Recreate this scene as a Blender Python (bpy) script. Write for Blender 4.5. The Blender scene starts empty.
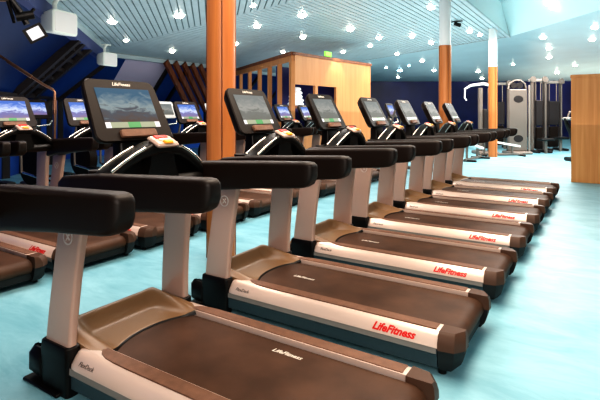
import bpy, bmesh, math, random
from mathutils import Vector, Matrix
random.seed(7)
S = bpy.context.scene
COL = S.collection
PI = math.pi

# ------------------------------------------------------------------ materials
def new_mat(name):
    m = bpy.data.materials.new(name); m.use_nodes = True
    return m, m.node_tree.nodes, m.node_tree.links, m.node_tree.nodes['Principled BSDF']

def mat(name, col, rough=.5, metal=0., noise=0., scale=8., emit=None, estr=0., spec=.5, bump=0., bscale=60.):
    m, N, L, P = new_mat(name)
    P.inputs['Base Color'].default_value = (*col, 1)
    P.inputs['Roughness'].default_value = rough
    P.inputs['Metallic'].default_value = metal
    P.inputs['Specular IOR Level'].default_value = spec
    if emit:
        P.inputs['Emission Color'].default_value = (*emit, 1)
        P.inputs['Emission Strength'].default_value = estr
    tc = N.new('ShaderNodeTexCoord')
    if noise:
        n = N.new('ShaderNodeTexNoise'); n.inputs['Scale'].default_value = scale; n.inputs['Detail'].default_value = 5
        L.new(tc.outputs['Object'], n.inputs['Vector'])
        r = N.new('ShaderNodeValToRGB')
        r.color_ramp.elements[0].position = .3; r.color_ramp.elements[1].position = .7
        r.color_ramp.elements[0].color = (*[c * (1 - noise) for c in col], 1)
        r.color_ramp.elements[1].color = (*[min(1, c * (1 + noise)) for c in col], 1)
        L.new(n.outputs['Fac'], r.inputs['Fac']); L.new(r.outputs['Color'], P.inputs['Base Color'])
    if bump:
        n2 = N.new('ShaderNodeTexNoise'); n2.inputs['Scale'].default_value = bscale
        L.new(tc.outputs['Object'], n2.inputs['Vector'])
        b = N.new('ShaderNodeBump'); b.inputs['Strength'].default_value = bump; b.inputs['Distance'].default_value = .01
        L.new(n2.outputs['Fac'], b.inputs['Height']); L.new(b.outputs['Normal'], P.inputs['Normal'])
    return m

def wood(name, c1, c2, rough=.45, sx=18., sz=.7):
    m, N, L, P = new_mat(name)
    tc = N.new('ShaderNodeTexCoord'); mp = N.new('ShaderNodeMapping')
    mp.inputs['Scale'].default_value = (sx, sx, sz)
    n = N.new('ShaderNodeTexNoise'); n.inputs['Scale'].default_value = 1.; n.inputs['Detail'].default_value = 6
    n.inputs['Distortion'].default_value = .6
    r = N.new('ShaderNodeValToRGB')
    r.color_ramp.elements[0].position = .3; r.color_ramp.elements[1].position = .7
    r.color_ramp.elements[0].color = (*c1, 1); r.color_ramp.elements[1].color = (*c2, 1)
    L.new(tc.outputs['Object'], mp.inputs['Vector']); L.new(mp.outputs['Vector'], n.inputs['Vector'])
    L.new(n.outputs['Fac'], r.inputs['Fac']); L.new(r.outputs['Color'], P.inputs['Base Color'])
    P.inputs['Roughness'].default_value = rough
    return m

def screen_mat(name, sky, haze, ground, strength):
    """a moving-picture screen: hazy sky, diagonal light streak, reddish path, in the part's own generated frame"""
    m, N, L, P = new_mat(name)
    tc = N.new('ShaderNodeTexCoord')
    sp = N.new('ShaderNodeSeparateXYZ'); L.new(tc.outputs['Generated'], sp.inputs[0])
    n = N.new('ShaderNodeTexNoise'); n.inputs['Scale'].default_value = 3.2; n.inputs['Detail'].default_value = 7
    n.inputs['Distortion'].default_value = 1.2
    L.new(tc.outputs['Generated'], n.inputs['Vector'])
    r = N.new('ShaderNodeValToRGB'); e = r.color_ramp.elements
    e[0].position = 0.; e[0].color = (*ground, 1); e[1].position = 1.; e[1].color = (*sky, 1)
    q = e.new(.42); q.color = (*[.55 * g + .45 * s for g, s in zip(ground, sky)], 1)
    q = e.new(.58); q.color = (*haze, 1)
    ad = N.new('ShaderNodeMath'); ad.operation = 'MULTIPLY_ADD'; ad.inputs[1].default_value = .75; 
    su = N.new('ShaderNodeMath'); su.operation = 'SUBTRACT'; su.inputs[1].default_value = .36
    L.new(n.outputs['Fac'], su.inputs[0])
    L.new(su.outputs[0], ad.inputs[0])
    ad.inputs[1].default_value = 1.1
    L.new(sp.outputs['Z'], ad.inputs[2])
    cl = N.new('ShaderNodeClamp'); L.new(ad.outputs[0], cl.inputs[0])
    L.new(cl.outputs[0], r.inputs['Fac'])
    P.inputs['Base Color'].default_value = (.02, .02, .02, 1)
    P.inputs['Roughness'].default_value = .5; P.inputs['Specular IOR Level'].default_value = .06
    L.new(r.outputs['Color'], P.inputs['Emission Color']); P.inputs['Emission Strength'].default_value = strength
    return m

M = {}
M['silver'] = mat('warm_silver', (.60, .43, .36), .34, .2)
M['rail_silver'] = mat('rail_silver', (.78, .62, .54), .30, .2)
M['black'] = mat('black_plastic', (.006, .0045, .004), .40, spec=.35)
M['rubber'] = mat('handrail_rubber', (.014, .0068, .0042), .46, bump=.1, bscale=250, spec=.35)
M['console'] = mat('console_plastic', (.016, .0095, .007), .45, spec=.22)
M['belt'] = mat('belt_rubber', (.085, .042, .025), .55, spec=.25, noise=.25, scale=5, bump=.08, bscale=300)  # black belt; the brown stands in for its warm reflections
M['insert'] = mat('tread_insert', (.20, .105, .068), .5, spec=.3, noise=.15, scale=20, bump=.2, bscale=300)
M['hood'] = mat('bronze_plastic', (.26, .15, .075), .36, spec=.45)
M['cap'] = mat('end_cap_plastic', (.105, .055, .036), .45, spec=.3)
M['skirt'] = mat('skirt_plastic', (.035, .055, .066), .28)  # teal tint paints in the reflection of the aqua floor
M['band'] = mat('grey_band', (.26, .23, .21), .35)
M['badge'] = mat('badge_silver', (.75, .68, .64), .3)
M['chassis'] = mat('chassis_black', (.01, .010, .010), .6)
M['red_print'] = mat('red_print', (.62, .015, .012), .5)
M['grey_print'] = mat('grey_print', (.10, .08, .07), .5)
M['white_print'] = mat('white_print', (.85, .78, .7), .5)
M['chrome'] = mat('chrome', (.80, .74, .68), .16, 1.)
M['red_key'] = mat('red_key', (.6, .03, .02), .4)
M['yellow_key'] = mat('yellow_key', (.85, .38, .03), .4)
M['cream_key'] = mat('cream_key', (.75, .62, .5), .4)
M['screen_a'] = screen_mat('screen_landscape', (.03, .10, .17), (.22, .27, .28), (.09, .055, .04), 1.0)
M['screen_b'] = screen_mat('screen_grey', (.20, .22, .22), (.33, .33, .31), (.17, .17, .15), .85)
M['screen_c'] = screen_mat('screen_blue', (.05, .13, .42), (.45, .50, .65), (.20, .14, .22), 1.2)
M['screen_bar'] = mat('screen_bar', (.02, .02, .02), .3, emit=(.30, .33, .22), estr=.9)
M['screen_green'] = mat('screen_green', (.02, .05, .02), .3, emit=(.05, .26, .08), estr=1.)
M['screen_white'] = mat('screen_white', (.1, .1, .1), .3, emit=(.75, .72, .75), estr=.9)
M['pillar_wood'] = wood('pillar_wood', (.46, .155, .045), (.62, .235, .075), .38, 10, .5)
M['cabin_wood'] = wood('cabin_wood', (.50, .215, .082), (.58, .275, .115), .45, 9, .5)
M['cabinet_wood'] = wood('cabinet_wood', (.60, .245, .075), (.72, .34, .125), .4, 16, .6)
M['dark_wood'] = wood('dark_wood', (.13, .036, .012), (.26, .08, .025), .45, 9, .5)
M['white_paint'] = mat('white_paint', (.82, .84, .84), .5)
M['navy'] = mat('navy_panel', (.014, .020, .115), .3, noise=.4, scale=.7)
M['tealgap'] = mat('ceiling_backing', (.13, .21, .22), .8)
M['softgap'] = mat('ceiling_backing_soft', (.30, .39, .41), .8)
M['slat'] = mat('ceiling_slat', (.42, .52, .545), .42, noise=.06, scale=3)
M['ceil'] = mat('ceiling_paint', (.40, .56, .60), .38, noise=.05, scale=1)
M['fascia'] = mat('fascia_paint', (.62, .76, .77), .5)
M['beam'] = mat('purple_beam', (.055, .075, .20), .5)
M['strut'] = mat('dark_strut', (.020, .014, .014), .5)
M['lilac'] = mat('lilac_panel', (.52, .46, .58), .6)
M['speaker'] = mat('speaker_white', (.80, .84, .78), .5)
M['steel'] = mat('grey_steel', (.24, .20, .175), .4, .4)
M['copper'] = mat('copper_tube', (.30, .16, .10), .3, .8)
M['lamp'] = mat('lamp_glow', (1, 1, 1), .5, emit=(1, .90, .74), estr=22)
M['lampb'] = mat('lamp_glow_cool', (1, 1, 1), .5, emit=(.55, .85, 1), estr=22)
M['green'] = mat('green_glow', (.1, .5, .05), .5, emit=(.30, .85, .08), estr=1.1)
M['frame_white'] = mat('pale_frame', (.78, .76, .74), .4)
M['towel'] = mat('white_linen', (.9, .92, .94), .8, emit=(.8, .9, 1), estr=.12)  # slight emission added to brighten the linen, which is no lamp

def glass_mat(name, deep, light, strength):
    m, N, L, P = new_mat(name)
    tc = N.new('ShaderNodeTexCoord')
    n = N.new('ShaderNodeTexNoise'); n.inputs['Scale'].default_value = .5; n.inputs['Detail'].default_value = 3
    r = N.new('ShaderNodeValToRGB')
    r.color_ramp.elements[0].position = .35; r.color_ramp.elements[1].position = .7
    r.color_ramp.elements[0].color = (*deep, 1); r.color_ramp.elements[1].color = (*light, 1)
    L.new(tc.outputs['Object'], n.inputs['Vector']); L.new(n.outputs['Fac'], r.inputs['Fac'])
    L.new(r.outputs['Color'], P.inputs['Emission Color']); P.inputs['Emission Strength'].default_value = strength
    P.inputs['Base Color'].default_value = (.003, .006, .02, 1); P.inputs['Roughness'].default_value = .3; P.inputs['Specular IOR Level'].default_value = .15
    return m
M['dusk'] = glass_mat('dusk_glass', (.0014, .0065, .030), (.003, .014, .056), 1.0)
M['dusk_low'] = glass_mat('dusk_glass_low', (.002, .007, .035), (.022, .08, .32), .8)

def floor_mat():
    m, N, L, P = new_mat('aqua_floor')
    tc = N.new('ShaderNodeTexCoord')
    n = N.new('ShaderNodeTexNoise'); n.inputs['Scale'].default_value = 1.; n.inputs['Detail'].default_value = 9
    n.inputs['Roughness'].default_value = .68; n.inputs['Distortion'].default_value = .5
    r = N.new('ShaderNodeValToRGB'); e = r.color_ramp.elements
    e[0].position = .34; e[0].color = (.165, .395, .475, 1)
    e[1].position = .66; e[1].color = (.30, .55, .63, 1)
    n2 = N.new('ShaderNodeTexNoise'); n2.inputs['Scale'].default_value = .8; n2.inputs['Detail'].default_value = 2
    mx = N.new('ShaderNodeMixRGB'); mx.blend_type = 'OVERLAY'; mx.inputs[0].default_value = .35
    mp = N.new('ShaderNodeMapping'); mp.inputs['Scale'].default_value = (1.5, 3.6, 1); mp.inputs['Rotation'].default_value = (0, 0, .25)
    L.new(tc.outputs['Object'], mp.inputs['Vector']); L.new(mp.outputs['Vector'], n.inputs['Vector']); L.new(tc.outputs['Object'], n2.inputs['Vector'])
    L.new(n.outputs['Fac'], r.inputs['Fac']); L.new(r.outputs['Color'], mx.inputs[1]); L.new(n2.outputs['Color'], mx.inputs[2])
    hs = N.new('ShaderNodeHueSaturation'); hs.inputs['Saturation'].default_value = .95
    mx.inputs[2].default_value = (.5, .5, .5, 1)
    L.new(r.outputs['Color'], P.inputs['Base Color'])
    P.inputs['Roughness'].default_value = .42
    P.inputs['Specular IOR Level'].default_value = .5
    return m
M['floor'] = floor_mat()

# ------------------------------------------------------------------ mesh builder
class MB:
    def __init__(s): s.v = []; s.f = []; s.mi = []; s.mats = []
    def _m(s, m):
        if m not in s.mats: s.mats.append(m)
        return s.mats.index(m)
    def poly(s, pts, m):
        b = len(s.v); s.v += [tuple(p) for p in pts]; s.f.append(tuple(range(b, b + len(pts)))); s.mi.append(s._m(m)); return s
    def loft(s, rings, m, caps=True, closed=True):
        b = len(s.v); n = len(rings[0]); k = s._m(m)
        for r in rings: s.v += [tuple(p) for p in r]
        for i in range(len(rings) - 1):
            for j in range(n if closed else n - 1):
                j2 = (j + 1) % n
                s.f.append((b + i * n + j, b + i * n + j2, b + (i + 1) * n + j2, b + (i + 1) * n + j)); s.mi.append(k)
        if caps and closed:
            s.f.append(tuple(b + j for j in reversed(range(n)))); s.mi.append(k)
            o = b + (len(rings) - 1) * n
            s.f.append(tuple(o + j for j in range(n))); s.mi.append(k)
        return s
    def box(s, x0, x1, y0, y1, z0, z1, m, bev=0., T=None):
        """box with chamfered edges"""
        bev = min(bev, (x1 - x0) * .45, (y1 - y0) * .45, (z1 - z0) * .45)
        def ring(z, i):
            c = max(bev, 1e-5)
            X0, X1, Y0, Y1 = x0 + i, x1 - i, y0 + i, y1 - i
            return [(X0 + c, Y0, z), (X1 - c, Y0, z), (X1, Y0 + c, z), (X1, Y1 - c, z), (X1 - c, Y1, z), (X0 + c, Y1, z), (X0, Y1 - c, z), (X0, Y0 + c, z)]
        if bev > 0:
            rs = [ring(z0, bev * .8), ring(z0 + bev, 0), ring(z1 - bev, 0), ring(z1, bev * .8)]
        else:
            rs = [[(x0, y0, z), (x1, y0, z), (x1, y1, z), (x0, y1, z)] for z in (z0, z1)]
        if T: rs = [[tuple(T @ Vector(p)) for p in r] for r in rs]
        return s.loft(rs, m)
    def tube(s, path, r, m, n=10):
        P = [Vector(p) for p in path]; rr = r if isinstance(r, (list, tuple)) else [r] * len(P)
        rings = []; up = None
        for i, p in enumerate(P):
            d = (P[min(i + 1, len(P) - 1)] - P[max(i - 1, 0)]).normalized()
            if up is None:
                up = Vector((0, 0, 1)) if abs(d.z) < .9 else Vector((1, 0, 0))
            a = d.cross(up).normalized(); up = a.cross(d).normalized()
            rings.append([p + (a * math.cos(2 * PI * k / n) + up * math.sin(2 * PI * k / n)) * rr[i] for k in range(n)])
        return s.loft(rings, m)
    def cyl(s, c, r0, r1, z0, z1, m, n=24):
        return s.loft([[(c[0] + r * math.cos(2 * PI * k / n), c[1] + r * math.sin(2 * PI * k / n), z) for k in range(n)] for r, z in ((r0, z0), (r1, z1))], m)
    def prism(s, prof, x0, x1, m, axis='x'):
        """profile of (a,b) pairs extruded along an axis"""
        def q(a, b, t): return {'x': (t, a, b), 'y': (a, t, b), 'z': (a, b, t)}[axis]
        return s.loft([[q(a, b, t) for a, b in prof] for t in (x0, x1)], m)
    def build(s, name, parent=None, smooth=35, loc=None):
        me = bpy.data.meshes.new(name); me.from_pydata(s.v, [], s.f)
        for m in s.mats: me.materials.append(M[m])
        me.polygons.foreach_set('material_index', s.mi)
        bm = bmesh.new(); bm.from_mesh(me); bmesh.ops.remove_doubles(bm, verts=bm.verts, dist=1e-6)
        bmesh.ops.recalc_face_normals(bm, faces=bm.faces); bm.to_mesh(me); bm.free()
        if smooth:
            me.polygons.foreach_set('use_smooth', [True] * len(me.polygons))
            me.set_sharp_from_angle(angle=math.radians(smooth))
        me.update()
        o = bpy.data.objects.new(name, me); COL.objects.link(o)
        if parent: o.parent = parent
        if loc: o.location = loc
        return o

def tag(o, label=None, cat=None, group=None, kind=None):
    for k, v in (('label', label), ('category', cat), ('group', group), ('kind', kind)):
        if v: o[k] = v
    return o
def empty(name, loc=(0, 0, 0), rz=0, label=None, cat=None, group=None):
    o = bpy.data.objects.new(name, None); COL.objects.link(o); o.empty_display_size = .1
    o.location = loc; o.rotation_euler = (0, 0, rz)
    return tag(o, label, cat, group)
def copy_tree(o, parent=None):
    c = o.copy(); COL.objects.link(c); c.parent = parent
    for ch in list(o.children): copy_tree(ch, c)
    return c
def struct(mb, name, smooth=0): return tag(mb.build(name, smooth=smooth), kind='structure')

def text_mesh(name, body, size, m, frame, parent, shear=.25, bold=.012, extrude=.0006):
    """lettering as a thin mesh; frame = (origin, reading direction, up direction)"""
    cu = bpy.data.curves.new(name, 'FONT'); cu.body = body; cu.size = size; cu.shear = shear
    cu.offset = bold * size; cu.extrude = extrude; cu.align_x = 'CENTER'; cu.align_y = 'CENTER'; cu.resolution_u = 3
    t = bpy.data.objects.new(name + '_curve', cu); COL.objects.link(t)
    dg = bpy.context.evaluated_depsgraph_get()
    me = bpy.data.meshes.new_from_object(t.evaluated_get(dg))
    bpy.data.objects.remove(t)
    o3, ex, ey = (Vector(q) for q in frame); ex.normalize(); ey.normalize(); ez = ex.cross(ey)
    X = Matrix(((ex.x, ey.x, ez.x, o3.x), (ex.y, ey.y, ez.y, o3.y), (ex.z, ey.z, ez.z, o3.z), (0, 0, 0, 1)))
    me.transform(X); me.materials.clear(); me.materials.append(M[m]); me.name = name
    o = bpy.data.objects.new(name, me); COL.objects.link(o); o.parent = parent
    return o

def rrect(hx, hy, r, n=5):
    pts = []
    for cx, cy, a0 in ((hx - r, hy - r, 0), (-hx + r, hy - r, 90), (-hx + r, -hy + r, 180), (hx - r, -hy + r, 270)):
        for k in range(n + 1):
            a = math.radians(a0 + 90 * k / n); pts.append((cx + r * math.cos(a), cy + r * math.sin(a)))
    return pts
def smooth(e0, e1, x):
    t = max(0., min(1., (x - e0) / (e1 - e0))); return t * t * (3 - 2 * t)

# ------------------------------------------------------------------ treadmill
def make_treadmill(scr, label, group):
    root = empty('treadmill', label=label, cat='treadmill', group=group)
    # chassis
    MB().box(-.17, 1.69, -.355, .355, .045, .185, 'chassis', .01).build('deck_frame', root)
    # belt: flat run, then over the rear roller
    prof = [(.13, .17), (.13, .214), (.6, .214), (1.2, .214), (1.63, .214), (1.665, .209), (1.695, .193), (1.712, .165), (1.712, .135), (1.695, .11), (1.66, .098)]
    bl = MB().loft([[(x, y, z) for x, z in prof] for y in (-.276, .276)], 'belt', caps=False, closed=False).build('belt', root, 50)
    text_mesh('belt_lettering', 'LifeFitness', .042, 'white_print', ((1.021 if scr == 'screen_a' else .50, 0.193 if scr == 'screen_a' else .0, .2152), (1, 0, 0), (0, 1, 0)), bl)
    # side rails, skirts, rear caps
    for s in (-1, 1):
        P = [(.286, .20), (.286, .240), (.350, .2415), (.372, .236), (.392, .214), (.418, .176), (.421, .160), (.30, .160)]
        P = [(s * a, b) for a, b in P]
        rings = []
        for x, k, dz in ((.118, .72, -.020), (.124, .86, -.008), (.14, .95, -.002), (.17, 1., 0), (1.612, 1., 0)):
            rings.append([(x, s * .345 + (a - s * .345) * k, .19 + (b - .19) * k + dz * .3) for a, b in P])
        rail = MB().loft(rings, 'rail_silver').build('side_rail', root, 40)
        xs = [.235, .25, .28, .33, .40, .5]
        wo = [.006, .028, .052, .066, .072, .074]
        outl = [(x, s * (.293)) for x in xs] + [(1.592, s * .293), (1.592, s * .367)] + [(x, s * (.293 + w)) for x, w in zip(reversed(xs), reversed(wo))]
        MB().loft([[(x, y, z) for x, y in outl] for z in (.2340, .2445)], 'insert').build('tread_insert', rail, 0)
        if s < 0:
            text_mesh('red_lettering', 'LifeFitness', .060, 'red_print', ((1.355, -.4085, .1930), (1, 0, 0), (0, .56, .83)), rail, .35, .034)
            text_mesh('small_lettering', 'FlexDeck', .030, 'grey_print', ((.245, -.4065, .1955), (1, 0, 0), (0, .56, .83)), rail, .25, .0)
        MB().prism([(s * .35, .045), (s * .35, .160), (s * .4135, .160), (s * .416, .125), (s * .409, .115), (s * .407, .05), (s * .39, .04)], .12, 1.608, 'skirt').prism([(s * .40, .128), (s * .40, .158), (s * .4185, .158), (s * .4205, .128)], .125, 1.606, 'band').build('side_skirt', root, 30)
        def capring(z, k, e): return [(x, s * y, z) for x, y in ((1.612, .280), (1.745 - e, .280), (1.745 - e, .345 - k), (1.700 - e * .5, .410 - k), (1.612, .423 - k))]
        cap = MB().loft([capring(.150, .0, .0), capring(.185, .002, .0), capring(.222, .018, .004), capring(.240, .040, .012)], 'cap')
        cap.loft([capring(z, k, e) for z, k, e in ((.030, .040, .055), (.06, .020, .030), (.118, .012, .012), (.150, .008, .008))], 'chassis')
        cap = cap.build('end_cap', root, 30)
        MB().cyl((1.62, s * .345), .022, .022, 0, .045, 'black', 12).build('rear_foot', root, 40)
        # upright post: leans back and a little inwards
        rings = []
        for i in range(9):
            t = i / 8; z = .235 + t * .845
            xc = .0 + .10 * t ** 1.35; yc = s * (.388 - .040 * t)
            rings.append([(xc + a, yc + b, z) for a, b in rrect(.107 - .005 * math.sin(t * PI), .025, .016, 4)])
        up = MB().loft(rings, 'silver').build('upright', root, 40)
        if s < 0:
            b = MB(); n = 28; c0 = Vector((.065, -.388 + .040 * .628 - .0255, .80)); tilt = -.040 / .9
            def cp(r, a, d): return c0 + Vector((r * math.cos(a), tilt * -r * math.sin(a) - d, r * math.sin(a)))
            b.loft([[cp(r, 2 * PI * k / n, d) for k in range(n)] for r, d in ((.040, 0), (.040, .004), (.033, .004), (.033, .001))], 'badge', caps=False)
            b.tube([cp(.024, 2.3, .004), cp(.004, 1.2, .004), cp(.022, -.6, .004)], .0035, 'badge', 6)
            b.tube([cp(.002, 0, .004), cp(.024, 4.1, .004)], .0035, 'badge', 6)
            b.tube([cp(.014, .6, .004), cp(.024, 1.1, .004)], .0045, 'badge', 6)
            b.build('round_badge', up, 40)
        rings = []
        for z, gx, gy in ((.0, .0, .0), (.05, .004, .004), (.20, .012, .006), (.245, .008, .004), (.252, .0, .0)):
            rings.append([(-.003 + a, s * .388 + c, z) for a, c in rrect(.114 + gx, .036 + gy, .022, 4)])
        base = MB().loft(rings, 'black')
        base.box(-.25, -.09, s * .39 - .045, s * .39 + .045, .035, .185, 'black', .03)
        base.box(-.26, .06, s * .395 - .055, s * .395 + .055, 0, .018, 'black', .006)
        base.build('upright_base', root, 40)
        # padded handrail
        rings = []
        for x, z0, z1, w in ((.015, 1.01, 1.055, .020), (.03, .972, 1.092, .037), (.07, .940, 1.115, .046), (.16, .926, 1.126, .050), (.35, .962, 1.142, .050), (.70, 1.002, 1.158, .049), (.98, 1.026, 1.170, .047), (1.02, 1.033, 1.172, .046), (1.05, 1.050, 1.169, .043), (1.066, 1.078, 1.160, .036), (1.072, 1.10, 1.145, .024)):
            zc, hz = (z0 + z1) / 2, (z1 - z0) / 2
            rings.append([(x, s * .385 + a, zc + b) for a, b in rrect(w, hz, min(w, hz) * .5, 5)])
        MB().loft(rings, 'rubber').build('handrail', root, 50)
    # motor cover: raised U-shaped rim round a scooped dish
    nx, ny = 26, 30; b = MB(); rings = []
    for j in range(ny + 1):
        y = -.352 + .704 * j / ny; row = []
        xr = .19 + .15 * (abs(y) / .352) ** 2.2
        for i in range(nx + 1):
            x = -.205 + (xr + .205) * i / nx
            d = math.hypot(max(0, .05 - x) * 1.0, max(0, abs(y) - .18) * 1.25)     # grows towards the front and the sides
            rim = smooth(.05, .17, d)
            fall = 1 - .72 * smooth(-.02, .32, x)
            z = .222 + .088 * rim * fall
            z -= .10 * smooth(.09, .205, -x) + .05 * smooth(.27, .352, abs(y)) * fall
            row.append((x, y, z))
        rings.append(row)
    b.loft(rings, 'hood', caps=False, closed=False)
    lip = [r[-1] for r in rings]
    b.loft([lip, [(x + .012, y, .2155) for x, y, z in lip]], 'black', caps=False, closed=False)
    front = [r[0] for r in rings]
    b.loft([front, [(x, y, .05) for x, y, z in front]], 'hood', caps=False, closed=False)
    for e in (rings[0], rings[-1]): b.loft([e, [(x, y, .10) for x, y, z in e]], 'hood', caps=False, closed=False)
    b.build('motor_cover', root, 60)
    # dashboard between the handrails
    MB().box(-.09, .32, -.345, .345, 1.00, 1.085, 'black', .025).build('dashboard', root, 40)
    path = [(.315 - .05 * (k / 12 - .5) ** 2 * 4, -.375 + .75 * k / 12, 1.265 - .19 * abs(k / 6 - 1) ** 1.7) for k in range(13)]
    rings = []
    for i, p in enumerate(path):
        th = 1.2 if 4 < i < 8 else 1.
        rings.append([(p[0] - .03 + a, p[1], p[2] - .015 + c) for a, c in rrect(.062, .032 * th, .028, 4)])
    arch = MB().loft(rings, 'black')
    arch.loft([[(x, y, z) for x, y in ((.20, -w), (.33, -w), (.33, w), (.20, w))] for z, w in ((1.06, .12), (1.16, .085), (1.24, .075))], 'black')
    arch.loft([[(p[0] - .06, p[1], p[2] - .02) for p in path], [(p[0] - .06, p[1], 1.05) for p in path]], 'black', caps=False, closed=False)
    arch = arch.build('arched_grip', root, 45)
    for sgn in (-1, 1):
        q = [(p[0] + .028, p[1], p[2] + .012) for p in path if (.09 < sgn * p[1] < .34)]
        q2 = [(p[0] - .075, p[1], p[2] + .014) for p in path if (.09 < sgn * p[1] < .34)]
        MB().tube(q, .010, 'chrome', 8).build('pulse_bar', arch, 50)
        MB().tube(q2, .010, 'chrome', 8).build('pulse_bar', arch, 50)
        cup = MB().cyl((.10, sgn * .235), .050, .056, 1.08, 1.13, 'console', 24).build('cup_holder', root, 40)
    T = Matrix.Translation((.33, 0, 1.276)) @ Matrix.Rotation(math.radians(-24), 4, 'Y').inverted()
    pod = MB().box(-.055, .055, -.075, .075, -.012, .014, 'silver', .010, T).build('control_pod', root, 40)
    MB().box(-.045, -.012, -.045, .045, .012, .020, 'red_key', .004, T).build('red_key', pod, 40)
    MB().box(-.008, .014, -.038, .038, .012, .020, 'cream_key', .004, T).build('cream_key', pod, 40)
    MB().box(.020, .052, -.030, .030, .010, .026, 'yellow_key', .006, T).build('stop_key', pod, 40)
    # console head tilted back
    ti = math.radians(27.5)
    ex, es, en = Vector((0, 1, 0)), Vector((-math.sin(ti), 0, math.cos(ti))), Vector((math.cos(ti), 0, math.sin(ti)))
    c0 = Vector((.030, .008, 1.455))
    def K(y, s, n): return c0 + ex * y + es * s + en * n
    rings = []
    for n, k, r in ((-.085, .80, .04), (-.075, .88, .05), (-.03, .985, .055), (-.008, 1., .055), (0, .975, .05)):
        rings.append([K(a * (1 - .05 * (b / .2)) , b, n) for a, b in rrect(.256 * k, .200 * k, r)])
    con = MB().loft(rings, 'console').build('console', root, 40)
    sc = MB(); y0, y1, s0, s1 = -.188, .188, -.118, .138; bar = -.082
    sc.poly([K(y0, bar, .002), K(y1, bar, .002), K(y1, s1, .002), K(y0, s1, .002)], scr)
    sc.build('screen', con, 0)
    sb = MB()
    ks = [y0, y0 + .034, -.04, .045, y1 - .036, y1]
    for a, c, mm in zip(ks, ks[1:], ('screen_white', 'screen_bar', 'screen_green', 'screen_bar', 'screen_white')):
        sb.poly([K(a, s0, .002), K(c, s0, .002), K(c, bar, .002), K(a, bar, .002)], mm)
    sb.build('screen_menu', con, 0)
    text_mesh('console_lettering', 'LifeFitness', .030, 'white_print', (K(0, .166, .0015), (0, 1, 0), es), con, .25, .01)
    rings = []
    for n, k in ((-.002, 1.), (.014, .98), (.02, .9)):
        rings.append([K(a + .01, -.158 + b, n) for a, b in rrect(.125 * k, .024 * k, .012, 3)])
    MB().loft(rings, 'insert').build('reading_ledge', con, 40)
    rings = [[(x + a, b, z) for a, b in rrect(hx, hy, .02, 3)] for x, z, hx, hy in ((.06, 1.09, .05, .12), (.06, 1.18, .045, .10), (.055, 1.29, .04, .10), (.0, 1.40, .03, .09))]
    MB().loft(rings, 'black').build('console_neck', root, 40)
    return root

PITCH = 1.1861
row_labels = [
    'treadmill closest to the viewer, only its black padded handrail reaching in at the left edge',
    'foreground treadmill with white lettering on its belt, a landscape on its screen',
    'second whole treadmill from the foreground, large red lettering on its silver rail',
    'third whole treadmill from the foreground, console before the doorway of the timber cabin',
    'fourth whole treadmill from the foreground, console just beside the right end of the timber cabin',
    'fifth whole treadmill from the foreground, console before the far navy wall',
    'sixth whole treadmill from the foreground, console against the white-topped pillar',
    'farthest treadmill of the main row, last deck before the open floor and benches']
proto = {}
for k, lab in enumerate(row_labels):
    key = 'screen_a' if k in (0, 1) else 'screen_b'
    if key not in proto:
        t = proto[key] = make_treadmill(key, lab, 'treadmills in the main row')
    else:
        t = copy_tree(proto[key])
    t['label'] = lab; t.location = (0, (k - 1) * PITCH, 0)

back_labels = [
    'nearest rear-row treadmill, only its dark deck end showing at the left edge',
    'treadmill of the rear row with the blue landscape screen at the left edge',
    'rear-row treadmill with the small blue screen left of the foreground console',
    'rear-row treadmill mostly hidden behind the foreground console, its deck end under the handrail',
    'rear-row treadmill with the dark console just left of the big wood pillar',
    'rear-row treadmill hidden behind the big wood pillar',
    'rear-row treadmill whose console peeks out behind the second console of the main row',
    'rear-row treadmill with its small console before the left posts of the timber cabin',
    'farthest rear-row treadmill, console before the doorway of the timber cabin']
p2 = None
for k, lab in enumerate(back_labels):
    if p2 is None: t = p2 = make_treadmill('screen_c', lab, 'treadmills in the rear row')
    else: t = copy_tree(p2)
    t['label'] = lab; t.location = (-3.33, .05 + .915 * k, 0)

# ------------------------------------------------------------------ room shell
FL = MB(); FL.poly([(-13, -6, 0), (12, -6, 0), (12, 42, 0), (-13, 42, 0)], 'floor'); struct(FL, 'floor')
ZC = lambda X: 4.29 + .089 * (X + .5)
D1 = Vector((-.6816, .7317)); N1 = Vector((-.7317, -.6816)); L1 = Vector((-6.979, 3.519))
def edge1(t): return L1 + D1 * t
XE = -10.75
tC = (7.2 - L1.y) / D1.y; C = edge1(tC)            # corner of the two window walls
tA = (-.5 - L1.x) / D1.x; A0 = edge1(tA)

def clip(poly, p, d):
    """segment of the line p + t d inside a convex polygon"""
    t0, t1 = -1e9, 1e9; n = len(poly)
    ar = sum(poly[i][0] * poly[(i + 1) % n][1] - poly[(i + 1) % n][0] * poly[i][1] for i in range(n))
    for i in range(n):
        a, b = Vector(poly[i]), Vector(poly[(i + 1) % n]); e = b - a
        nn = Vector((-e.y, e.x)) * (1 if ar > 0 else -1)
        den = nn.dot(d); num = nn.dot(a - p)
        if abs(den) < 1e-9:
            if num > 0: return None
        elif den > 0: t0 = max(t0, num / den)
        else: t1 = min(t1, num / den)
    return (t0, t1) if t1 - t0 > .02 else None

def slats(mb, poly, d, pitch, w, zf, m='slat', drop=.03):
    d = Vector(d).normalized(); q = Vector((-d.y, d.x))
    ks = [q.dot(Vector(p)) for p in poly]
    k = min(ks) + .01
    while k + w < max(ks):
        c0, c1 = clip(poly, q * (k + .001), d), clip(poly, q * (k + w), d)
        if c0 and c1:
            P = [q * k + d * c0[0], q * (k + w) + d * c1[0], q * (k + w) + d * c1[1], q * k + d * c0[1]]
            mb.loft([[(p.x, p.y, zf(p.x, p.y) + h) for p in P] for h in (-drop, 0)], m)
        k += pitch

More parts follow.
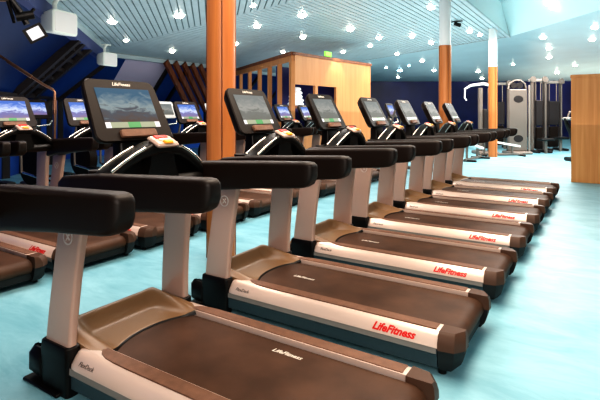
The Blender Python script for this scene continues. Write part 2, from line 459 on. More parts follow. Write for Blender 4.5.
zf = lambda x, y: ZC(x)
c = MB()
polyI = [tuple(A0), (-.5, 7.2), tuple(C)]
c.poly([(*p, ZC(p[0]) + .005) for p in polyI], 'tealgap')
slats(c, polyI, D1, .150, .122, zf)
polyII = [(XE, 7.2), (-.5, 7.2), (-.5, 17.), (XE, 17.)]
c.poly([(*p, ZC(p[0]) + .005) for p in polyII], 'softgap')
slats(c, polyII, (0, 1), .150, .126, zf, 'slat', .02)
struct(c, 'ceiling')
c = MB()      # plain ceiling running down to the far wall
S1, G, F1, F2 = (-.5, 17., 4.26), (XE, 17., ZC(XE) - .03), (XE, 24.2, 3.4), (-.5, 30.4, 3.4)
c.poly([S1, F1, G], 'ceil'); c.poly([S1, F2, F1], 'ceil'); struct(c, 'ceiling_far')
c = MB()      # higher ceiling over the aisle
U0, U1, U2, U3, F3 = (-.5, -6, 5.2), (-.5, 15.2, 5.2), (9, 3.3, 5.2), (9, -6, 5.2), (9, 36.1, 3.4)
K2 = (9, 5.1, 4.26)
polyIII = [(-.5, 2.), (9., 2.), (9., 3.3), (-.5, 15.2)]
c.poly([(p[0], p[1], 5.205) for p in polyIII], 'softgap')
slats(c, polyIII, (1, 0), .30, .24, lambda x, y: 5.2, 'ceil', .05)
c.poly([U0, (-.5, 2, 5.2), (9, 2, 5.2), U3], 'ceil')
c.poly([S1, F2, F3], 'ceil'); c.poly([S1, F3, K2], 'ceil'); c.poly([S1, U1, U2, K2], 'fascia'); struct(c, 'ceiling_aisle')
c = MB()
c.poly([(-.5, -6, 4.24), (-.5, -6, 5.2), U1, (-.5, 17, 4.24)], 'fascia')
struct(c, 'trim_1')
c = MB()      # slat-coloured lip along the slab edge
c.box(-.56, -.47, -5, 17.05, 4.21, 4.27, 'slat', .01); struct(c, 'trim_2')
c = MB()
c.poly([(*F1[:2], 0), (*F2[:2], 0), F2, F1], 'navy'); c.poly([(*F2[:2], 0), (*F3[:2], 0), F3, F2], 'navy'); struct(c, 'wall_far')
# pale strip windows in the far wall
# ---- window walls on the left: glass leaning outwards from the ceiling edge, upright below the sill
OUT, ZS = 1.35, 1.86
def wp1(t, o, z): p = edge1(t) + N1 * o; return (p.x, p.y, z)
def wp2(y, o, z): return (XE - o, y, z)
glass = MB(); low = MB()
t0, t1 = tA - 1.0, tC
YE = 24.2
z1 = lambda t: ZC(edge1(t).x) - .42
z2 = ZC(XE) - .06
for (mb, a, b) in ((glass, (0, None), (OUT, ZS)), (low, (OUT, ZS), (OUT, 0))):
    za = (lambda t: z1(t)) if a[1] is None else (lambda t: a[1])
    mm = 'dusk' if mb is glass else 'dusk_low'
    mb.poly([wp1(t0, a[0], za(t0)), wp1(t1 + .3, a[0], za(t1)), wp1(t1 + .3, b[0], b[1]), wp1(t0, b[0], b[1])], mm)
    for (y0, y1, m2) in ((7.2, 8.24, mm), (8.24, 10.06, 'lilac' if mb is glass else mm), (10.06, YE, mm)):
        q0 = z2 if a[1] is None else a[1]
        mb.poly([wp2(y0, a[0], q0), wp2(y1, a[0], q0), wp2(y1, b[0], b[1]), wp2(y0, b[0], b[1])], m2)
    q0 = z2 if a[1] is None else a[1]
    mb.poly([wp1(t1 + .3, a[0], q0), wp2(7.2, a[0], q0), wp2(7.2, b[0], b[1]), wp1(t1 + .3, b[0], b[1])], mm)
struct(glass, 'window_1'); struct(low, 'window_2')
def bar(mb, a, b, w, h, m):
    a, b = Vector(a), Vector(b); d = (b - a).normalized(); up = Vector((0, 0, 1)) if abs(d.z) < .95 else Vector((1, 0, 0))
    s = d.cross(up).normalized(); u = s.cross(d)
    mb.loft([[p + s * (x * w / 2) + u * (y * h / 2) for x, y in ((-1, -1), (1, -1), (1, 1), (-1, 1))] for p in (a, b)], m)
fr = MB()
bar(fr, wp1(t0, OUT - .05, ZS), wp1(t1, OUT - .05, ZS), .18, .09, 'strut')
bar(fr, wp2(7.2, OUT - .05, ZS), wp2(YE, OUT - .05, ZS), .18, .09, 'strut')
for tt in (1.75, 2.15, 2.85):
    bar(fr, wp1(tt, -.06, z1(tt) + .02), wp1(tt, OUT - .04, ZS), .20, .16, 'strut')
for k in range(6):
    q = .12 + .17 * k; zz = lambda t: z1(t) + (ZS - z1(t)) * q
    bar(fr, wp1(1.75, OUT * q - .03, zz(1.75)), wp1(2.85, OUT * q - .03, zz(2.85)), .12, .10, 'strut')
for tt in (-3.2, tC - .05): bar(fr, wp1(tt, -.06, z1(tt) + .02), wp1(tt, OUT - .04, ZS), .10, .14, 'strut')
tt = tC
while tt > t0:
    bar(fr, wp1(tt, OUT - .04, ZS), wp1(tt, OUT - .04, 0), .16, .12, 'strut'); tt -= .95
for y in (10.1, 11.0, 13.2, 15.4, 17.6, 19.8, 22):
    bar(fr, wp2(y, -.04, z2), wp2(y, OUT - .04, ZS), .12, .14, 'strut')
    bar(fr, wp2(y, OUT - .04, ZS), wp2(y, OUT - .04, 0), .12, .14, 'strut')
struct(fr, 'window_frame')
bm_ = MB()
for t_a, t_b in ((t0, tC),):
    P = [wp1(t_a, .06, 0), wp1(t_b, .06, 0), wp1(t_b, -.10, 0), wp1(t_a, -.10, 0)]
    bm_.loft([[(p[0], p[1], ZC(p[0]) + h) for p in P] for h in (-.46, -.17)], 'beam')
    bm_.loft([[(p[0], p[1], ZC(p[0]) + h) for p in P] for h in (-.17, -.005)], 'slat')
bm_.box(XE - .06, XE + .10, 7.2, YE, z2 - .10, z2 + .03, 'slat')
struct(bm_, 'trim_3')
# louvred timber screen sloping along the second window wall
lv = empty('louvre_screen', (XE, 11.6, 0), label='dark timber louvre screen of slanting boards left of the big wood pillar', cat='screen')
for k in range(7):
    y = 9.75 + .42 * k
    b = MB(); bar(b, wp2(y, -.12, 3.28), wp2(y + 1.5, .22, ZS - .3), .10, .22, 'dark_wood'); o = b.build('board', None, 0)
    o.parent = lv; o.matrix_parent_inverse = Matrix.Translation((-XE, -11.6, 0))

# ------------------------------------------------------------------ pillars
def pillar(loc, r, zs, top, label):
    t = empty('pillar', (loc[0], loc[1], 0), label=label, cat='pillar')
    b = MB(); n = 48
    rg = [(r, 0), (r, zs)]
    b.loft([[(q * math.cos(2 * PI * k / n), q * math.sin(2 * PI * k / n), z) for k in range(n)] for q, z in rg], 'pillar_wood').build('timber_cladding', t, 40)
    MB().loft([[(q * math.cos(2 * PI * k / n), q * math.sin(2 * PI * k / n), z) for k in range(n)] for q, z in ((r * .93, zs), (r * .93, top))], 'white_paint').build('painted_column', t, 40)
    for q in range(4):
        a = PI / 4 + q * PI / 2
        b = MB(); b.box(-.004, .004, -.006, .006, 0, zs, 'dark_wood')
        o = b.build('cladding_joint', t, 0); o.location = (r * math.cos(a), r * math.sin(a), 0)
    return t
pillar((-.85, 1.78), .140, 2.9, ZC(-.66) - .03, 'big round honey-wood pillar rising between the first two consoles')
pillar((-.66, 9.09), .137, 2.98, ZC(-.66) - .03, 'round wood pillar with white upper part in the middle of the main row')
pillar((-.70, 14.9), .140, 2.99, ZC(-.66) - .03, 'slim far pillar, orange wood below and white above, beyond the last treadmill')

# ------------------------------------------------------------------ timber cabin behind the rear row
A, B, Dp = Vector((-5.1, 9.5)), Vector((-4.6, 13.7)), Vector((-10.1, 12.8)); HB = 3.2
cab = empty('timber_cabin', (A.x, A.y, 0), label='honey-coloured timber cabin with slim posts and a dark doorway behind the treadmills', cat='cabin')
def cpart(mb, name): o = mb.build(name, cab, 0); o.matrix_parent_inverse = Matrix.Translation((-A.x, -A.y, 0)); return o
def on(p, q, s, z): w = p + (q - p) * s; return (w.x, w.y, z)
def panel(p, q, s0, s1, z0, z1, th, m, name):
    b = MB(); n = (q - p).normalized(); n = Vector((-n.y, n.x))
    P = [p + (q - p) * s0 + n * (-th / 2), p + (q - p) * s1 + n * (-th / 2), p + (q - p) * s1 + n * (th / 2), p + (q - p) * s0 + n * (th / 2)]
    b.loft([[(w.x, w.y, z) for w in P] for z in (z0, z1)], m); return cpart(b, name)
panel(A, B, .012, 1, 2.28, HB - .08, .08, 'cabin_wood', 'wall_panel')
panel(A, B, .50, 1, 0, 2.28, .08, 'cabin_wood', 'wall_panel')
panel(A, B, .012, .50, 0, 1.0, .08, 'cabin_wood', 'counter_front')
panel(A, B, .24, .27, 1.0, 2.28, .09, 'cabin_wood', 'doorway_post')
panel(A, B, -.01, 1.01, HB - .08, HB, .14, 'dark_wood', 'cornice')
panel(A, Dp, -.01, 1.0, HB - .10, HB, .14, 'dark_wood', 'cornice')
panel(A, Dp, 0, 1.0, HB - .26, HB - .10, .08, 'cabin_wood', 'top_rail')
panel(B, B + Vector((-1.9, .4)), 0, 1, 0, HB - .02, .08, 'cabin_wood', 'end_wall')
for sx in (0., .162, .307, .47, .653, .838):
    w = .028 if sx == 0 else .018
    panel(A, Dp, sx - w / 2 + .005, sx + w / 2 + .005, 0, HB - .26, .12, 'cabin_wood', 'post')
panel(A + Vector((-1.1, .3)), B + Vector((-1.1, 0)), .1, .95, 0, 2.9, .05, 'navy', 'inner_wall')
w = A + (B - A) * .10
o = MB()
for q in range(5):
    o.box(-.15 + .02 * (q % 2), .13 + .02 * (q % 2), -.27 + .03 * q, .27 - .04 * q, q * .11, q * .11 + .115, 'towel', .04)
o = o.build('towel_stack', None, 60, (w.x - .24, w.y + .06, 1.66))
tag(o, 'stack of white folded linen in the cabin doorway behind the corner post', 'towels')
sh = MB(); w0, w1 = A + (B - A) * .03, A + (B - A) * .49
sh.loft([[(w0.x - .60, w0.y, z), (w1.x - .60, w1.y, z), (w1.x - .07, w1.y, z), (w0.x - .07, w0.y, z)] for z in (1.60, 1.66)], 'dark_wood'); cpart(sh, 'shelf')

# ------------------------------------------------------------------ cabinet on the right
cb = empty('cabinet', (1.81, 9.63, 0), label='tall plain orange-wood cabinet standing alone on the aqua floor', cat='cabinet')
MB().box(0, 1.9, 0, .75, .0, 2.18, 'cabinet_wood', .004).build('body', cb, 0)
MB().box(-.012, 1.91, -.012, .76, 2.18, 2.245, 'cabinet_wood', .004).build('top_board', cb, 0)

# ------------------------------------------------------------------ downlights
DL = [(-7.5, 5.32, 'downlight in the slats between the two white speakers', 1.25), (-6.09, 6.12, 'bright downlight in the slats just left of the big pillar top', 1.4),
 (-8.95, 6.82, 'downlight in the slats close to the corner above the small speaker', .9), (-9.4, 8.92, 'downlight in the ceiling over the lilac slanted panel', 1.1),
 (-4.38, 6.77, 'downlight at the top edge just right of the big pillar', .8), (-4.08, 8.4, 'bright downlight above the second console', 1.25),
 (-5.54, 8.42, 'downlight above the cabin posts, higher of the pair right of the big pillar', 1.1), (-7.44, 9.74, 'downlight tight against the right side of the big pillar', 1.15),
 (-5.48, 10.66, 'downlight straight above the corner post of the cabin', 1.1), (-7.3, 12.21, 'downlight just left of the cabin corner', .9),
 (-3.96, 10.88, 'bright downlight over the middle of the cabin wall', 1.35), (-4.71, 13.99, 'downlight right of and below the brightest one above the cabin', 1.),
 (-3.91, 12.92, 'downlight above the right end of the cabin', 1.1), (-5.92, 14.2, 'small downlight just above the cabin cornice', 1.0),
 (-4.71, 16.66, 'downlight between cabin and white-topped pillar, left of the middle', .95), (-3.01, 13.59, 'downlight high between the cabin and the white-topped pillar', 1.1),
 (-4.69, 19.78, 'downlight low beside the orange part of the middle pillar', 1.2), (-2.95, 15.49, 'downlight just left of the white part of the middle pillar', 1.1),
 (-6.68, 20.3, 'small downlight left of the bluish one over the far window', .85), (-5.67, 20.76, 'small downlight right of the bluish one over the far window', .75),
 (-6.56, 21.91, 'bluish-white downlight over the far navy window', 1.4), (-7.51, 24.1, 'downlight lowest over the far navy window', 1.1),
 (-5.06, 22.85, 'far downlight just left of the middle pillar', 1.2), (-1.37, 10.34, 'downlight touching the left side of the middle pillar top', 1.1),
 (-1.35, 14.52, 'downlight between the two white pillar tops, beside the black spotlight', 1.1), (-1.25, 15.58, 'downlight next to the top of the far pillar', .9),
 (-6.73, 18.48, 'downlight at the right end of the cabin cornice', .8),
 (-1.3, 23.17, 'downlight right of the far pillar, over the cable tower', .95), (-3.18, 24.38, 'upper downlight just left of the far pillar', 1.3), (-3.52, 27.01, 'lower downlight just left of the far pillar, over the press machine', 1.3)]
def zceil(x, y):
    if y < 17: return ZC(x) - .032
    def tri(p, q, r):
        n = (Vector(q) - Vector(p)).cross(Vector(r) - Vector(p)); return p[2] - (n.x * (x - p[0]) + n.y * (y - p[1])) / n.z, n
    e = (Vector(F1) - Vector(S1)); side = e.x * (y - S1[1]) - e.y * (x - S1[0])
    return (tri(S1, F2, F1)[0] if side < 0 else tri(S1, F1, G)[0]) - .004
def downlight(x, y, z, label, k, cool=False):
    r = .080 * k; n = 20
    ring = MB().loft([[(q * math.cos(2 * PI * i / n), q * math.sin(2 * PI * i / n), h) for i in range(n)] for q, h in ((r * 1.3, .0), (r * 1.28, -.014), (r, -.016), (r * .95, -.004))], 'white_paint', caps=False).build('downlight', None, 50, (x, y, z))
    tag(ring, label, 'ceiling light', 'downlights in the ceiling')
    MB().loft([[(r * math.cos(q) * math.cos(2 * PI * i / n), r * math.cos(q) * math.sin(2 * PI * i / n), -.008 - .55 * r * math.sin(q)) for i in range(n)] for q in (0, .35, .7, 1.05, 1.35, 1.52)], 'lampb' if cool else 'lamp').build('lens', ring, 60)
for x, y, lab, k in DL: downlight(x, y, zceil(x, y), lab, k, 'bluish' in lab)
DR = [(1.04, 14.19, 4.72, 'downlight at the top right, upper of the touching pair over the aisle', 1.2), (1.14, 14.24, 4.63, 'downlight at the top right, lower of the touching pair over the aisle', 1.3),
 (2.16, 15.99, 4.2, 'upper downlight above the wood cabinet', 1.2), (2.05, 18.33, 4.13, 'lower downlight above the wood cabinet', 1.2), (.55, 17.41, 4.21, 'downlight topmost of the column over the cable machines', 1.3),
 (.53, 19.94, 4.11, 'downlight second from the top of the column over the cable machines', 1.3), (.35, 22.05, 3.97, 'downlight third from the top of the column over the cable machines', 1.3), (.32, 26.87, 3.66, 'downlight lowest of the column over the cable machines', 1.4), (1.23, 24.96, 3.82, 'downlight right of the column, left of the cabinet', 1.2)]
for x, y, z, lab, k in DR: downlight(x, y, z - .012, lab, k)
# black spotlight on the slab and lit spot over the cabin
sp = empty('spotlight', (-1.29, 12.6, ZC(-1.29) - .03), label='small black spotlight under the slats left of the far pillar top', cat='spotlight')
b = MB(); b.box(-.17, .17, -.02, .02, -.03, 0, 'black', .005); b.build('track', sp, 30)
b = MB(); b.tube([(0, 0, -.02), (0, 0, -.09)], .012, 'black'); b.tube([(-.06, .03, -.07), (.10, -.05, -.14)], [.05, .06], 'black', 16); b.build('lamp_head', sp, 40)
# green sign on the cabin cornice
gs = MB(); w = A + (B - A) * .40
gs.box(-.03, .03, -.20, .20, 0, .15, 'green', .01); gs.box(-.04, .0, -.22, .22, -.02, .0, 'black', .004); gs = gs.build('sign', None, 30, (w.x + .02, w.y, HB + .021))
tag(gs, 'small glowing green sign on top of the cabin cornice', 'sign')

# ------------------------------------------------------------------ speakers, monitor arm, bent pole
def speaker(loc, rz, sc, label):
    t = empty('wall_speaker', loc, rz, label, 'speaker')
    rings = []
    for x, k in ((-.24, .66), (-.16, .84), (.08, 1.), (.12, 1.), (.135, .95)):
        rings.append([(x * sc, a * sc, b * sc) for a, b in rrect(.26 * k, .20 * k, .05)])
    body = MB().loft(rings, 'speaker').build('enclosure', t, 40)
    rings = [[(x * sc, a * sc, b * sc) for a, b in rrect(.225, .165, .04)] for x in (.134, .142)]
    MB().loft(rings, 'frame_white').build('grille', body, 30)
    b = MB(); b.tube([(-.10 * sc, 0, .14 * sc), (-.12 * sc, 0, .34 * sc), (-.05 * sc, 0, .44 * sc)], .04 * sc, 'speaker'); b.box(-.14 * sc, .04 * sc, -.12 * sc, .12 * sc, .42 * sc, .45 * sc, 'speaker', .01); b.build('bracket', t, 30)
    return t
speaker((-6.38, 3.37, 3.16), math.radians(12), 1.12, 'large white loudspeaker under the ceiling edge beside the hanging tablet screen')
speaker((-8.95, 6.22, 2.90), math.radians(8), .92, 'small white loudspeaker under the ceiling corner above the foreground console')

ma = empty('monitor_arm', (-4.34, 1.33, 3.05), math.radians(0), 'jointed dark metal arm hanging at the top left corner holding a small tablet', 'monitor arm')
def W(u): return Vector(u) - Vector((-4.55, 1.2, 3.05))
def ptc(x, y, z): return tuple(W((x, y, z)))
MB().tube([ptc(-4.62, 1.10, 3.80), ptc(-4.62, 1.10, 2.86)], .045, 'copper', 12).build('drop_tube', ma, 40)
MB().tube([ptc(-4.72, 1.02, 2.74), ptc(-4.66, 1.06, 2.70), ptc(-4.60, 1.12, 2.80), ptc(-4.58, 1.18, 2.95), ptc(-4.50, 1.30, 2.97)], .05, 'copper', 12).build('bent_arm', ma, 40)
b = MB(); b.tube([ptc(-4.50, 1.30, 2.99), ptc(-4.46, 1.42, 2.82), ptc(-4.42, 1.50, 2.64)], .04, 'black', 10)
for k in range(5):
    b.tube([ptc(-4.50 + .02 * k, 1.28 + .05 * k, 2.96 - .06 * k), ptc(-4.55 + .05 * k, 1.40 + .04 * k, 2.66 + .05 * k)], .022, 'black', 8)
b.tube([ptc(-4.47, 1.38, 2.72), ptc(-4.36, 1.56, 2.78)], .06, 'black', 14)
b.build('joint_cluster', ma, 40)
Fw = Vector((2.366 + 4.4, -1.79 - 1.55, 1.43 - 2.5)).normalized(); sd = Vector((-Fw.y, Fw.x, 0)).normalized(); uu = Fw.cross(sd)
R = math.radians(32); s2 = sd * math.cos(R) + uu * math.sin(R); u2 = uu * math.cos(R) - sd * math.sin(R)
c0 = Vector(ptc(-4.40, 1.60, 2.535))
b = MB(); b.loft([[c0 + s2 * a + u2 * q + Fw * h for a, q in rrect(.125, .105, .012, 3)] for h in (-.02, .012)], 'black'); tb = b.build('tablet_holder', ma, 40)
b = MB(); b.poly([c0 + s2 * a + u2 * q + Fw * .0135 for a, q in ((-.085, -.075), (.085, -.075), (.085, .075), (-.085, .075))], 'screen_white'); b.build('tablet_screen', tb, 0)

bp = empty('bent_pole', (-5.43, 2.72, 0), label='thin bent copper-coloured metal pole rising beside the left window', cat='pole')
def Q(x, y, z): return (x + 5.43, y - 2.72, z)
MB().tube([Q(-5.43, 2.72, .02), Q(-5.43, 2.72, 1.4), Q(-5.43, 2.72, 1.80), Q(-5.45, 2.705, 1.835), Q(-5.58, 2.60, 1.93), Q(-6.21, 2.17, 2.44), Q(-6.6, 1.9, 2.75)], .022, 'copper', 10).build('tube', bp, 50)
MB().tube([Q(-5.43, 2.72, 1.42), Q(-5.43, 2.72, 1.66)], .034, 'copper', 12).build('sleeve', bp, 40)
MB().cyl((0, 0), .16, .14, 0, .03, 'black').build('floor_plate', bp, 40)
MB().tube([Q(-5.72, 2.49, 2.05), Q(-6.05, 2.27, 2.31)], .030, 'copper', 12).build('sleeve', bp, 40)

# ------------------------------------------------------------------ cross trainers beyond the rear row
def make_trainer(pale, scr):
    t = empty('cross_trainer', cat='cross trainer')
    fm = 'frame_white' if pale else 'console'
    b = MB(); b.box(-.55, .95, -.06, .06, .05, .13, 'steel', .02); b.box(-.55, -.45, -.32, .32, .0, .09, 'steel', .02); b.box(.85, .95, -.30, .30, .0, .09, 'steel', .02); b.build('base_frame', t, 35)
    n = 28
    MB().loft([[(-.15 + r * math.cos(2 * PI * k / n), y, .46 + r * math.sin(2 * PI * k / n)) for k in range(n)] for r, y in ((.30, -.10), (.36, -.085), (.36, .085), (.30, .10))], 'console').build('flywheel_housing', t, 40)
    MB().tube([(-.12, 0, .70), (-.16, 0, 1.15), (-.10, 0, 1.36)], [.06, .05, .045], 'steel', 12).build('column', t, 40)
    ti = math.radians(24); es, en = Vector((-math.sin(ti), 0, math.cos(ti))), Vector((math.cos(ti), 0, math.sin(ti))); c0 = Vector((-.05, 0, 1.52))
    K = lambda y, s, h: c0 + Vector((0, y, 0)) + es * s + en * h
    con = MB().loft([[K(a * k, q * k, h) for a, q in rrect(.24, .20, .06)] for h, k in ((-.07, .8), (-.02, 1.), (0, .97))], fm).build('console', t, 40)
    MB().poly([K(-.175, -.12, .002), K(.175, -.12, .002), K(.175, .135, .002), K(-.175, .135, .002)], scr).build('screen', con, 0)
    MB().tube([(.0, -.26, 1.30), (.06, -.18, 1.22), (.02, 0, 1.20), (.06, .18, 1.22), (.0, .26, 1.30)], .018, 'chrome', 8).build('fixed_handle', t, 50)
    for s in (-1, 1):
        MB().tube([(.0, s * .30, .35), (-.02, s * .31, .9), (.08, s * .29, 1.25), (.14, s * .25, 1.52)], [.024, .024, .022, .026], 'steel', 10).build('swing_arm', t, 50)
        MB().tube([(.02, s * .28, .36), (.45, s * .20, .28), (.88, s * .14, .20)], .028, 'chrome', 10).build('pedal_link', t, 40)
        MB().box(.36, .72, s * .20 - .08, s * .20 + .08, .31, .345, 'black', .015).build('pedal', t, 30)
    return t
trd, trp = make_trainer(False, 'screen_c'), make_trainer(True, 'screen_b')
TR = [(trp, (-5.55, 5.30), 'cross trainer with a pale rounded console just right of the foreground console'),
      (trp, (-5.75, 7.00), 'cross trainer with a white-framed console tight beside the big wood pillar'),
      (trd, (-2.10, 9.60), 'dark cross trainer with grey column just right of the timber cabin'),
      (trd, (-6.55, 3.05), 'dark cross trainer by the left window behind the bent pole'),
      (trd, (-6.20, 1.85), 'dark cross trainer behind the leftmost blue screen'),
      (trd, (-6.90, 4.30), 'dark cross trainer by the window behind the small blue screen')]
used = set()
for pr, (x, y), lab in TR:
    t = pr if id(pr) not in used else copy_tree(pr); used.add(id(pr))
    t['label'] = lab; t['group'] = 'cross trainers by the windows'; t.location = (x, y, 0)

# ------------------------------------------------------------------ strength machines at the far right
RY = .5684
def far_local(x, y, label, name, cat): return empty(name, (x, y, 0), RY, label, cat)
# tall cable tower with shroud
t = far_local(-.20, 16.62, 'tall grey weight-stack tower with a shrouded front right of the far pillar', 'cable_tower', 'gym machine')
sh = MB().box(-.33, .33, -.10, .10, .10, 2.30, 'steel', .03).build('shroud', t, 30)
for z in (.55, 1.95):
    n = 24; MB().loft([[(r * math.cos(2 * PI * k / n), -.101 + d, z + .75 * r * math.sin(2 * PI * k / n)) for k in range(n)] for r, d in ((.17, .0), (.165, -.008), (.12, -.010))], 'strut').build('emblem', sh, 40)
MB().box(-.40, .40, -.35, .35, 0, .10, 'steel', .02).build('base', t, 30)
b = MB()
for s in (-1, 1): b.tube([(s * .30, .1, .1), (s * .30, .1, 2.45)], .035, 'strut', 10)
b.build('guide_post', t, 40)
b = MB(); b.tube([(-.32, .0, 2.30), (-.28, 0, 2.50), (-.10, 0, 2.62), (.12, 0, 2.62), (.28, 0, 2.50), (.32, 0, 2.30)], .032, 'steel', 10); b.build('top_hoop', t, 40)
for s in (-.13, .08):
    b = MB(); n = 20; b.loft([[(s + .11 * math.cos(2 * PI * k / n), y, 2.44 + .11 * math.sin(2 * PI * k / n)) for k in range(n)] for y in (-.04, .04)], 'strut'); b.build('pulley', t, 40)
b = MB(); b.box(.36, .42, -.12, -.04, .0, 2.45, 'band', .015); b.build('pale_post', t, 30)
# double-post cable crossover with dark stack
def crossover(x, y, label, w, sw):
    t = far_local(x, y, label, 'cable_crossover', 'gym machine')
    for s in (-1, 1):
        b = MB(); b.box(s * w - .05, s * w + .05, -.06, .06, 0, 2.42, 'steel', .02); b.build('post', t, 30)
        b = MB(); b.box(s * w - .09, s * w + .09, -.45, .45, 0, .08, 'strut', .02); b.build('foot', t, 30)
        b = MB(); b.tube([(s * w * .8, -.08, 2.35), (s * w * .8, -.10, .5)], .022, 'strut', 6); b.build('cable', t, 40)
        b = MB(); n = 18; b.loft([[(s * w + .10 * math.cos(2 * PI * k / n), yy, 2.46 + .10 * math.sin(2 * PI * k / n)) for k in range(n)] for yy in (-.10, -.02)], 'steel'); b.build('pulley', t, 40)
    b = MB(); b.box(-w - .15, w + .15, -.05, .05, 2.38, 2.48, 'band', .02); b.build('crossbar', t, 30)
    b = MB(); b.box(-sw, sw, -.10, .10, .9, 1.75, 'strut', .02)
    b.box(-sw * .9, sw * .9, -.10, .10, .12, .85, 'console', .02); b.build('weight_stack', t, 30)
    b = MB(); b.tube([(-sw * .7, 0, .1), (-sw * .7, 0, 2.4)], .02, 'steel', 8); b.tube([(sw * .7, 0, .1), (sw * .7, 0, 2.4)], .02, 'steel', 8); b.build('guide_rods', t, 40)
    b = MB(); b.box(-.25, .25, -.75, -.35, .42, .50, 'black', .03); b.box(-.04, .04, -.6, -.5, 0, .42, 'steel', .01); b.build('seat', t, 30)
    t.scale = (1, 1, 1.1); return t
crossover(.35, 17.81, 'grey cable machine with hanging cables directly right of the shrouded tower', .22, .13)
crossover(.72, 19.25, 'dark cable crossover with white top bar second from the shrouded tower', .30, .20)
# machine with white top left of the far pillar
t = far_local(-1.20, 14.75 + 1.2, 'grey machine with a white overhead beam just left of the far pillar', 'press_machine', 'gym machine')
for s in (-.12, .22):
    b = MB(); b.box(s - .07, s + .07, -.07, .07, 0, 2.35, 'steel', .02); b.build('post', t, 30)
b = MB(); b.tube([(-.72, -.1, 2.30), (-.45, 0, 2.44), (.0, 0, 2.50), (.35, 0, 2.40)], [.03, .045, .055, .04], 'frame_white', 10); b.build('overhead_beam', t, 40)
b = MB(); b.tube([(-.70, -.1, 2.30), (-.72, -.12, 2.0), (-.66, -.14, 1.9)], .028, 'frame_white', 8); b.build('handle', t, 40)
b = MB(); b.box(-.05, .16, -.09, .09, .2, 1.6, 'strut', .02); b.build('weight_stack', t, 30)
b = MB(); b.box(-.3, .4, -.4, .4, 0, .1, 'steel', .02); b.build('base', t, 30)
# curved black machine by the cabinet
t = far_local(1.60, 14.60, 'black curved exercise machine half hidden behind the wood cabinet', 'stepper', 'gym machine')
b = MB(); b.tube([(.10, 0, .05), (.06, 0, .5), (-.02, 0, .85), (-.16, 0, 1.12), (-.22, 0, 1.3)], [.10, .09, .08, .06, .04], 'black', 12); b.build('column', t, 50)
b = MB(); b.box(-.22, .26, -.20, .20, 1.24, 1.33, 'band', .04); b.build('console', t, 35)
b = MB(); b.tube([(-.24, -.2, 1.34), (-.20, -.2, 1.48), (.2, -.2, 1.50)], .03, 'steel', 8); b.build('handle', t, 40)
b = MB(); b.box(-.1, .9, -.3, .3, 0, .12, 'black', .03); b.build('base', t, 30)
# benches
def bench(x, y, rz, label):
    t = empty('weight_bench', (x, y, 0), rz, label, 'bench', 'benches before the far wall')
    b = MB(); b.loft([[Vector((p[0], q, p[1])) for p in ((-.70, .52), (-.70, .60), (.62, .37), (.62, .30))] for q in (-.14, .14)], 'frame_white'); b.build('pad', t, 30)
    b = MB(); b.tube([(-.70, 0, .06), (.75, 0, .06)], .04, 'steel', 8); b.tube([(-.55, 0, .06), (-.55, 0, .50)], .04, 'steel', 8); b.tube([(.40, 0, .06), (.40, 0, .34)], .04, 'steel', 8); b.build('frame', t, 40)
    for q in (-.6, .7):
        b = MB(); b.box(q - .04, q + .04, -.3, .3, 0, .06, 'strut', .015); b.build('foot', t, 30)
    return t
bench(-.56, 15.44, RY, 'pale sloping weight bench between the far pillar and the shrouded tower')
bench(-1.0, 13.4, RY + .9, 'pale sloping weight bench left of the far pillar, beyond the last treadmill')
crossover(-1.25, 19.2, 'dark cable frame standing behind the far pillar', .38, .2)

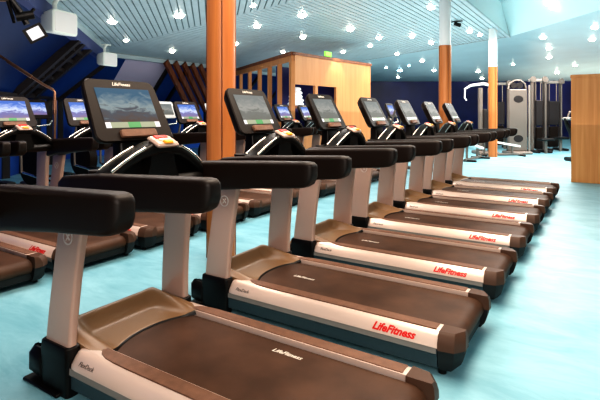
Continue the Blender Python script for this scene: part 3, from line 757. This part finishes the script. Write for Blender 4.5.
# ------------------------------------------------------------------ lights
def area(name, loc, size, power, col=(1, .9, .78), rot=(0, 0, 0), sy=None):
    l = bpy.data.lights.new(name, 'AREA'); l.energy = power; l.color = col; l.size = size
    if sy: l.shape = 'RECTANGLE'; l.size_y = sy
    o = bpy.data.objects.new(name, l); COL.objects.link(o); o.location = loc; o.rotation_euler = rot; return o
area('ceiling_wash', (1.0, 2.2, 4.1), 1.6, 270, (1, .82, .66), (0, 0, 0), 7.0)
area('aisle_wash', (1.6, 14.5, 4.0), 3.0, 560, (1, .94, .88), (0, 0, 0), 7)
area('rear_row_wash', (-2.3, 3.2, 3.8), 1.2, 190, (1, .88, .80), (0, 0, 0), 6)
area('far_wash', (-2.5, 14.5, 3.9), 3, 260, (1, .90, .82), (0, 0, 0), 6)
area('ceiling_fill', (-4.0, 9.0, 1.5), 10, 300, (1, .99, .97), (math.radians(180), 0, 0), 14)  # unseen upward fill added to brighten the slatted ceiling
area('far_ceiling_fill', (-3.5, 20.5, 1.0), 6, 110, (1, .98, .95), (math.radians(180), 0, 0), 8)  # added without a fixture to lift the dark far ceiling
area('aisle_ceiling_fill', (4.0, 16.0, 1.2), 8, 110, (1, .96, .92), (math.radians(180), 0, 0), 14)  # fill with no fixture, added below the high aisle ceiling
area('room_fill', (4.2, -3.8, 2.9), 2.2, 160, (1, .89, .81), (math.radians(62), 0, math.radians(42)))
def spot(name, loc, target, power, angle, col=(1, .85, .62), r=.05, blend=.6):
    l = bpy.data.lights.new(name, 'SPOT'); l.energy = power; l.color = col; l.spot_size = math.radians(angle); l.spot_blend = blend; l.shadow_soft_size = r
    o = bpy.data.objects.new(name, l); COL.objects.link(o); o.location = loc
    o.rotation_euler = (Vector(target) - Vector(loc)).to_track_quat('-Z', 'Y').to_euler(); return o
wl = A + (B - A) * .50
spot('cabin_spot', (wl.x + .42, wl.y - .05, 3.7), (wl.x + .02, wl.y, 1.6), 110, 62)
spot('cabin_end_spot', (B.x + .5, B.y - .3, 3.7), (B.x + .02, B.y - .3, 1.6), 60, 50)
area('far_corner_fill', (2.2, 27.0, 1.2), 6.0, 230, (1, .78, .62), (math.radians(180), 0, 0), 5.0)  # unseen warm fill added to light the far right ceiling

w = bpy.data.worlds.new('world'); S.world = w; w.use_nodes = True
bg = w.node_tree.nodes['Background']; bg.inputs[0].default_value = (.92, .88, .85, 1); bg.inputs[1].default_value = .22

# ------------------------------------------------------------------ camera
cd = bpy.data.cameras.new('camera'); cam = bpy.data.objects.new('camera', cd); COL.objects.link(cam)
cam.location = (2.3656, -1.79, 1.4297); cam.rotation_euler = (math.radians(90), 0, .5684)
cd.sensor_width = 36; cd.lens = 473.6 / 600 * 36; cd.shift_y = -(200 - 113.8) / 600; cd.clip_start = .05; cd.clip_end = 200
S.camera = cam
S.view_settings.view_transform = 'Standard'
S.view_settings.look = 'High Contrast'
S.view_settings.exposure = 0.0
